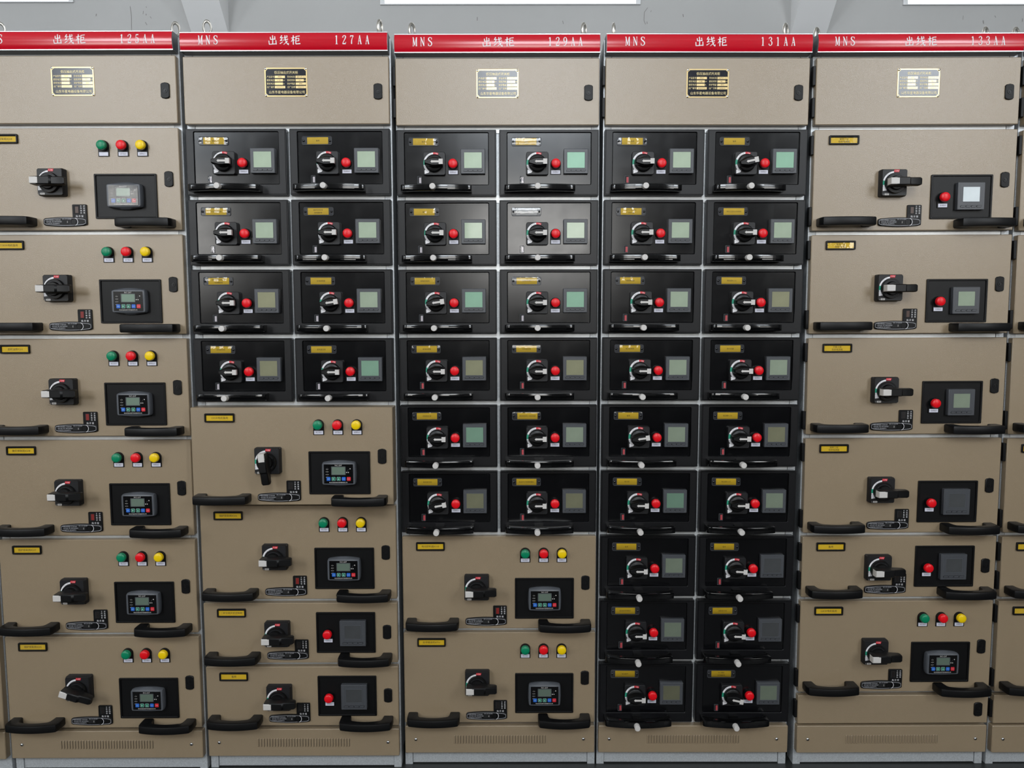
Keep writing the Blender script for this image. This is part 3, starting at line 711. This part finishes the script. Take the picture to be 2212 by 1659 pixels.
# ------------------------------------------------------------------ cabinets
SZ = 0.995052; GV = 6.204
PER = {-2: (1.53, -.28, -16.7, .355), -1: (-.28, .29, -7.0, .147), 0: (-1.06, .49, 9.0, .148), 1: (-3.07, .68, 8.3, -.39), 2: (2.87, -1.19, 6.4, .57)}
PER[-3] = (4.5, -.5, -24, .4); PER[3] = (3.5, -1.4, 6.0, .6)
def krow(k): return -200.0 * k * SZ
def cab_base(c):
    dx, dz, dy, sc = PER[c]
    th = -sc / 199.0
    return dx, dz, dy, th
def place(c, x, zrel, y=0.0):
    """point of cabinet c (x, y in its own frame, mm; zrel from the top boundary) -> world metres"""
    dx, dz, dy, th = cab_base(c)
    zr = zrel - krow(5)
    return Vector(((c * 600 + dx + x * cos(th) + zr * sin(th)) / 1000, (dy + y) / 1000, Z0 + (dz + krow(5) + zr * cos(th) - x * sin(th)) / 1000))
def rating_plate():
    b = MB(); y = -1.2
    b.plate(-60.5, 60.5, -40, 40, 1.5, 0, y, .3, 'brass', 2)
    oc = [(-51, -36.5), (51, -36.5), (57, -30.5), (57, 30.5), (51, 36.5), (-51, 36.5), (-57, 30.5), (-57, -30.5)]
    b.flat(oc, y - .15, 'plate'); y -= .3
    b.text('低压抽出式开关柜', 1, 26.5, 9, y, 'brassink', maxw=67, res=1)
    b.text('山东华星电器设备有限公司', 2, -27.5, 9, y, 'brassink', maxw=101, res=1)
    for i, (l, lw, lt, unit, r, rw, rt, ru) in enumerate((('产品型号', 29, 'MNS', '', '符合标准', 29, 'GB7251.12', ''), ('额定电压', 23, '0.38', 'kV', '额定频率', 23, '50', 'HZ'), ('额定电流', 23, '', 'A', '防护等级', 29, 'IP41', ''), ('出厂编号', 29, '20200713', '', '出厂日期', 29, '2020.11', ''))):
        z = 14.6 - 9.4 * i
        b.text(l, -54, z, 6.2, y, 'brassink', align='L', maxw=21.5, res=1); b.text(r, 4, z, 6.2, y, 'brassink', align='L', maxw=21.5, res=1)
        b.quad(-31.5, -31.5 + lw, z - 3.2, z + 3.2, y, 'brass'); b.quad(27.5, 27.5 + rw, z - 3.2, z + 3.2, y, 'brass')
        if lt: b.text(lt, -31.5 + lw / 2, z, 5.4, y - .1, 'plate', maxw=25, res=1)
        if rt: b.text(rt, 27.5 + rw / 2, z, 5.4, y - .1, 'plate', maxw=26, res=1)
        if unit: b.text(unit, -7.5, z, 5, y, 'brassink', align='L', res=1)
        if ru: b.text(ru, 51, z, 5, y, 'brassink', align='L', res=1)
    s = MB(); s.lathe(0, 0, [(3.2, -1.2), (3.0, -2.6), (1.6, -3.4), (.1, -3.5)], 'chrome', 14); sm = s.mesh('rivet')
    return b.mesh('rating_plate'), sm
_rp = rating_plate()
def rp_node(x, z):
    return node('rating_plate', _rp[0], (x, 0, z), 0, [node('rivet', _rp[1], (a, 0, c)) for a in (-57, 57) for c in (-36.5, 36.5)])
def header(text, tdx=0):
    b = MB(); w = 291.5; zc = 30.2; hh = 23.6
    yf = -12.5; bul = 5.0
    yfun = lambda z: yf - bul * max(0.0, 1 - ((z - zc) / hh) ** 2)
    # aluminium channel
    b.loops([[(s, y, z) for y, z in ((34, 5), (34, 55.7), (-14, 55.7), (-14, 53.8), (yf, 53.8), (yf, 6.6), (-14, 6.6), (-14, 4.1), (10, 4.1))] for s in (-w, w)], 'alu', True, True)
    b.box(-w + .6, w - .6, -11, 33, 3.6, 4.6, 'ctrl')
    L = []
    for i in range(15):
        z = zc - hh + 2 * hh * i / 14; L.append([(-w + .8, yfun(z), z), (w - .8, yfun(z), z)])
    b.loops(L, 'red', False, False, closed=False)
    for s in (-1, 1): b.box(s * w - .4, s * w + .4, -13.9, 33, 5, 55.4, 'ctrl')
    if text:
        zt = 33.6
        sign_text(b, 'MNS', -239 + tdx, zt, 24.5, 21.8, 'white', yfun)
        sign_text(b, '出线柜', -44 + tdx, zt - .5, 28, 32.5, 'white', yfun)
        sign_text(b, text, 144 + tdx, zt, 24.5, 21.3, 'white', yfun)
    return b
def eye():
    b = MB(); L = []
    for i in range(28):
        a = 2 * pi * i / 28; q = []
        for j in range(10):
            t = 2 * pi * j / 10; r = 15 + 4.2 * cos(t); q.append((r * cos(a) * .7, 4.2 * sin(t), r * 1.2 * sin(a)))
        L.append(q)
    L.append(L[0]); b.loops(L, 'zinc', False, False)
    b.loops([[(6 * cos(t * pi / 6), 6 * sin(t * pi / 6), z) for t in range(12)] for z in (-52, -22)], 'zinc', True, True)
    return b
_eye = None
def cabinet(c, number, rows, black_to, doors_hinged, label, blank=False, eyes=()):
    """rows: list of row boundaries (module grid); black_to: last boundary of the paired black modules or None"""
    global _eye
    dx, dz, dy, th = cab_base(c)
    base = place(c, 0, -Z0 * 1000 - dz, 0)
    root = empty('switchgear_cabinet', base, th)
    tag(root, label, 'cabinet', 'row of switchgear cabinets')
    H0 = Z0 * 1000                       # local z of the top boundary
    L = lambda k: H0 + krow(k)
    body = MB(); body.box(-293, 293, 270, 900, 40, H0 + 40, 'dark'); body.box(-293, 293, 24, 900, H0 + 40, H0 + 44, 'galv')
    for s in (-1, 1): body.box(s * 293 - 1, s * 293 + 1, 24, 900, 40, H0 + 42, 'galv')
    grow(node('body', body), root)
    for s in (-1, 1):
        p = MB(); xa, xb = sorted((s * 294.5, s * 272)); p.box(xa, xb, 22, 70, 0, H0 + 50, 'galv'); grow(node('corner_post', p), root)
    ks = sorted(set([0, 1] + list(rows) + [10]))
    for k in ks:
        r = MB(); z = L(k); h = 11
        if k == 10: r.box(-272, 272, 23, 50, z - 10, z + 10, 'rail')
        else: r.box(-272, 272, 23, 50, z - h, z + h, 'rail')
        r.box(-271.9, -270.9, 22.7, 24, z - h, z + h, 'dark'); r.box(270.9, 271.9, 22.7, 24, z - h, z + h, 'dark')
        grow(node('cross_rail', r), root)
    if black_to:
        r = MB(); r.box(-5, 5, 26, 60, L(black_to), L(1), 'galv'); grow(node('centre_post', r), root)
    hd = header(number, {-2: 2.5, 2: -5}.get(c, 0)); grow(node('header_sign', hd, (-4 if c == 2 else 0, 0, H0), label='red sign reading %s' % number if number else None), root)
    # door of the top compartment
    zt, zb = L(0) - GV, L(1) + GV
    d = door_panel(zt - zb)
    kids = [rp_node(0, zt - zb - 71), lock_node(ex(552), zt - zb - 97)]
    if doors_hinged: kids += hinge_nodes(zt - zb)
    grow(node('top_door', d, (0, 0, zb), 0, kids), root)
    if blank:
        zt, zb = L(9.5) - GV, L(10) + GV - 3
        d = door_panel(zt - zb); kids = [lock_node(ex(552), (zt - zb) / 2)] + hinge_nodes(zt - zb)
        grow(node('blank_door', d, (0, 0, zb), 0, kids), root)
    # vented panel and plinth
    zt, zb = H0 - 1994.6, H0 - 2081
    v = door_panel(zt - zb, 22)
    for i in range(34):
        x = ex(152) + i * 8.4
        v.plate(x - 2.2, x + 2.2, zt - zb - 57, zt - zb - 29, 2.0, 0, -1.8, .9, 'beige', 3); v.box(x + 2.3, x + 3.3, -.15, .1, zt - zb - 55, zt - zb - 31, 'dark')
    s = MB(); s.lathe(0, 0, [(5, 0), (4.8, -1.5), (3.2, -3.2), (.1, -3.6)], 'chrome', 16); s.box(-2.6, 2.6, -3.9, -3.2, -.5, .5, 'dark'); s.box(-.5, .5, -3.9, -3.2, -2.6, 2.6, 'dark'); sm = s.mesh('screw')
    grow(node('vent_panel', v, (0, 0, zb), 0, [node('screw', sm, (ex(33), 0, zt - zb - 42)), node('screw', sm, (ex(549), 0, zt - zb - 42))]), root)
    p = MB(); p.box(-271, 271, 26, 60, 4, zb + 30, 'galv'); grow(node('plinth', p), root)
    if _eye is None: _eye = eye().mesh('lifting_eye')
    for x, rz in eyes:
        o = grow(node('lifting_eye', _eye, (x, 62, H0 + 95 + {-2: -9, 0: -3, 1: -5, 2: -17, 3: -17}.get(c, 0))), root); o.rotation_euler = (0, 0, radians(rz))
    return root

ROWS_A = [1, 2.5, 4, 5.5, 7, 8.5]
ROWS_E = [1, 2.5, 4, 5.5, 7, 8, 9.5]
cabinet(-3, None, ROWS_A, None, False, 'beige switchgear cabinet cut off by the left edge of the photo', eyes=((-235, 20), (270, 30)))
cabinet(-2, '125AA', ROWS_A, None, False, 'switchgear cabinet 125AA, its six beige drawers all with three lamps', eyes=((-235, 30), (270, 40)))
cabinet(-1, '127AA', [1, 2, 3, 4, 5, 6.5, 8, 9], 5, False, 'switchgear cabinet 127AA, eight black modules above four beige drawers', eyes=((-242, 25), (258, 68)))
cabinet(0, '129AA', [1, 2, 3, 4, 5, 6, 7, 8.5], 7, True, 'switchgear cabinet 129AA, twelve black modules above two beige drawers', eyes=((-250, 50), (252, 55)))
cabinet(1, '131AA', [1, 2, 3, 4, 5, 6, 7, 8, 9], 10, True, 'switchgear cabinet 131AA, filled with eighteen black modules', eyes=((-262, 75), (240, 45)))
cabinet(2, '133AA', ROWS_E, None, True, 'switchgear cabinet 133AA, beige drawers with power meters and a blank door', True, eyes=((-270, 40), (222, 30)))
cabinet(3, None, ROWS_E, None, True, 'beige switchgear cabinet cut off by the right edge of the photo', True, eyes=((-290, 20), (222, 30)))

# ------------------------------------------------------------------ fill in the withdrawable modules
def put(name, c, x, kbot, nodes, label, cat, group, H, y=0.0, dxz=(0, 0)):
    zb = krow(kbot) + GV * SZ + dxz[1]
    o = empty(name, place(c, x + dxz[0], zb, y), cab_base(c)[3])
    tag(o, label, cat, group)
    for n in nodes: grow(n, o)
    return o
ORD = ('top', 'second', 'third', 'fourth', 'fifth', 'sixth', 'seventh', 'eighth', 'lowest')
BL = {
 -1: [('备用', '备用'), ('产品仓库电源', '锅炉区变分系|变频器配电'), ('锅炉区域变频分室|空调器配电', '发电控制室'), ('配电室空调', '配电室空调')],
 0: [('备用', '备用'), ('备用', ''), ('发电所电源1', '发电所电源2'), ('发电控制室', '控制室空调'), ('控制室空调', '高压柜照明小母线电源'), ('配电室空调', '电动桥式单梁起重机')],
 1: [('备用', '备用'), ('尾气工段CEMS|分析小屋', '净化工段SO2分析仪'), ('电磁除铁器', '电动阀PL102'), ('电子皮带秤', '脱水机器'), ('备用', '电动蝶PL103'), ('排污泵', '电动葫PL103'), ('备用', '备用'), ('自动取样控制仪', '高配室空调'), ('电动葫芦', '地下槽液|变频器配电')],
}
ROT = {(-1, 3, 1): -8, (0, 3, 0): -8, (1, 1, 1): -12, (1, 5, 0): -8, (0, 6, 0): -10, (1, 9, 1): 12, (1, 8, 1): 2, (1, 7, 1): 3}
LCDS = {(-1, 4, 1): 'lcd_teal', (0, 3, 0): 'lcd_teal', (0, 3, 1): 'lcd_teal', (0, 1, 1): 'lcd_teal', (1, 1, 1): 'lcd_teal', (0, 5, 0): 'lcd_teal', (-1, 4, 0): 'lcd_olive', (0, 4, 0): 'lcd_olive', (0, 4, 1): 'lcd_olive', (-1, 3, 0): 'lcd_olive',
        (1, 3, 1): 'lcd_olive', (1, 5, 1): 'lcd_olive', (0, 6, 1): 'lcd_olive', (0, 6, 0): 'lcd_olive', (1, 7, 1): 'lcd_dark', (1, 8, 1): 'lcd_dark', (1, 9, 0): 'lcd_olive', (1, 7, 0): 'lcd', (1, 6, 0): 'lcd_teal'}
NUM = {-1: '127AA', 0: '129AA', 1: '131AA'}
LAST = {-1: 4, 0: 6, 1: 9}
for c, rows in BL.items():
    for r, pair in enumerate(rows, 1):
        for s, t in enumerate(pair):
            nodes = module_black(t.split('|'), -ROT.get((c, r, s), 0), LCDS.get((c, r, s), 'lcd'), 'flagred' if c == 1 or (c == 0 and r > 3) else 'flagwhite', white=(t == ''))
            rn = ORD[r - 1] if r < LAST[c] else 'lowest'
            label = 'black switch module %s, %s black row, %s column of cabinet %s' % ('with card painted glare-white' if t == '' else ('with two-line yellow card' if '|' in t else ('tagged spare' if t == '备用' else 'with yellow card')), rn, ('left', 'right')[s], NUM[c])
            y = 0.0; off = (0, 0)
            put('switch_module', c, (-1 if s == 0 else 1) * (4.34 + BW / 2), r + 1, nodes, label, 'switch module', 'black switch modules', BH, y, off)

H300, H200 = 300 * SZ - 2 * GV * SZ, 200 * SZ - 2 * GV * SZ
G = 'beige drawer modules'
def beige(c, k0, k1, lines, kind, label, **kw):
    H = (k1 - k0) * 200 * SZ - 2 * GV * SZ
    H = round(H, 2); y = kw.pop('y', 0.0); off = kw.pop('off', (0, 0))
    put('drawer_module', c, 0, k1, module_beige(H, lines, kind, **kw), label, 'drawer module', G, H, y, off)
A125 = [('旋风排灰阀X204', 'winbrown', 0), ('7.5KW电机备用', 'winred', 0), ('齿轮油泵P201', 'winred', 0), ('旋风排灰阀X208', 'winred', 0), ('锅炉排灰阀X207', 'windark', 0), ('锅炉排灰阀X205', 'windark', -18)]
NM = ('tagged X204', 'with 7.5KW spare motor card', 'tagged P201', 'tagged X208', 'tagged X207', 'tagged X205')
for i, (t, col, rot) in enumerate(A125):
    k = ROWS_A[i]
    beige(-2, k, k + 1.5, [t], 'ctrl', 'beige drawer module %s, three pilot lamps, %s in cabinet 125AA' % (NM[i], ORD[i] if i < 5 else 'lowest'), rot=rot, col=col, firsttag=(i != 0), film=(i == 0))
beige(-1, 5, 6.5, ['15KW电机备用'], 'ctrl', 'beige drawer module standing proud, 15KW card, lever turned down, cabinet 127AA', rot=-84, col='windark', depth=60, y=-44, off=(1.6, 0.6), dx=0)
beige(-1, 6.5, 8, ['锅炉排灰阀X206'], 'ctrl', 'beige drawer module tagged X206, three pilot lamps, cabinet 127AA', col='winred')
beige(-1, 8, 9, ['二氧化硫风机控制柜'], 'meter', 'shallow beige drawer module with curled full-width card, red lamp and meter, cabinet 127AA', col='windark', lcd='lcd_dark')
beige(-1, 9, 10, ['备用'], 'meter', 'shallow beige drawer module tagged spare, lowest in cabinet 127AA', col='windark', lcd='lcd_dark')
beige(0, 7, 8.5, ['电动卸料器X103'], 'ctrl', 'beige drawer module tagged X103, upper of two in cabinet 129AA', col='winred')
beige(0, 8.5, 10, ['胶带输送机A706'], 'ctrl', 'beige drawer module tagged A706, lower of two in cabinet 129AA', col='windark')
E133 = [(1, 2.5, ['破碎工段', '检修电源箱'], 'lcd_white'), (2.5, 4, ['发电厂房', '检修电源箱'], 'lcd'), (4, 5.5, ['干吸工段', '检修电源箱'], 'lcd'), (5.5, 7, ['焙烧工段', '检修电源箱'], 'lcd_dark'), (7, 8, ['备用'], 'lcd_dark')]
for c, nm in ((2, 'cabinet 133AA'), (3, 'the cabinet at the right photo edge')):
    for i, (k0, k1, t, lcd) in enumerate(E133):
        lab = 'beige drawer module with %s, red lamp and meter, %s' % (('two-line card, top row', 'two-line card, second row', 'two-line card, third row', 'two-line card, fourth row', 'spare card, shallow')[i], 'in ' + nm)
        if c == 3: lab = 'beige drawer module, %s row of %s' % (ORD[i], nm)
        beige(c, k0, k1, t if c == 2 else [], 'meter', lab, col='windark' if i > 1 else 'winbrown', lcd=lcd, hinges=True, dx=-1)
    beige(c, 8, 9.5, ['22KW电机备用'] if c == 2 else [], 'ctrl', 'beige drawer module with 22KW card and three pilot lamps in cabinet 133AA' if c == 2 else 'beige drawer module with pilot lamps, lowest of the cabinet at the right photo edge', hinges=True, dx=-1)
for i in range(6):
    k = ROWS_A[i]
    beige(-3, k, k + 1.5, [], 'ctrl', 'beige drawer module at the left photo edge, %s row of its cabinet' % (ORD[i] if i < 5 else 'lowest'))

bpy.data.objects.remove(_tobj); bpy.data.curves.remove(_tcurve)
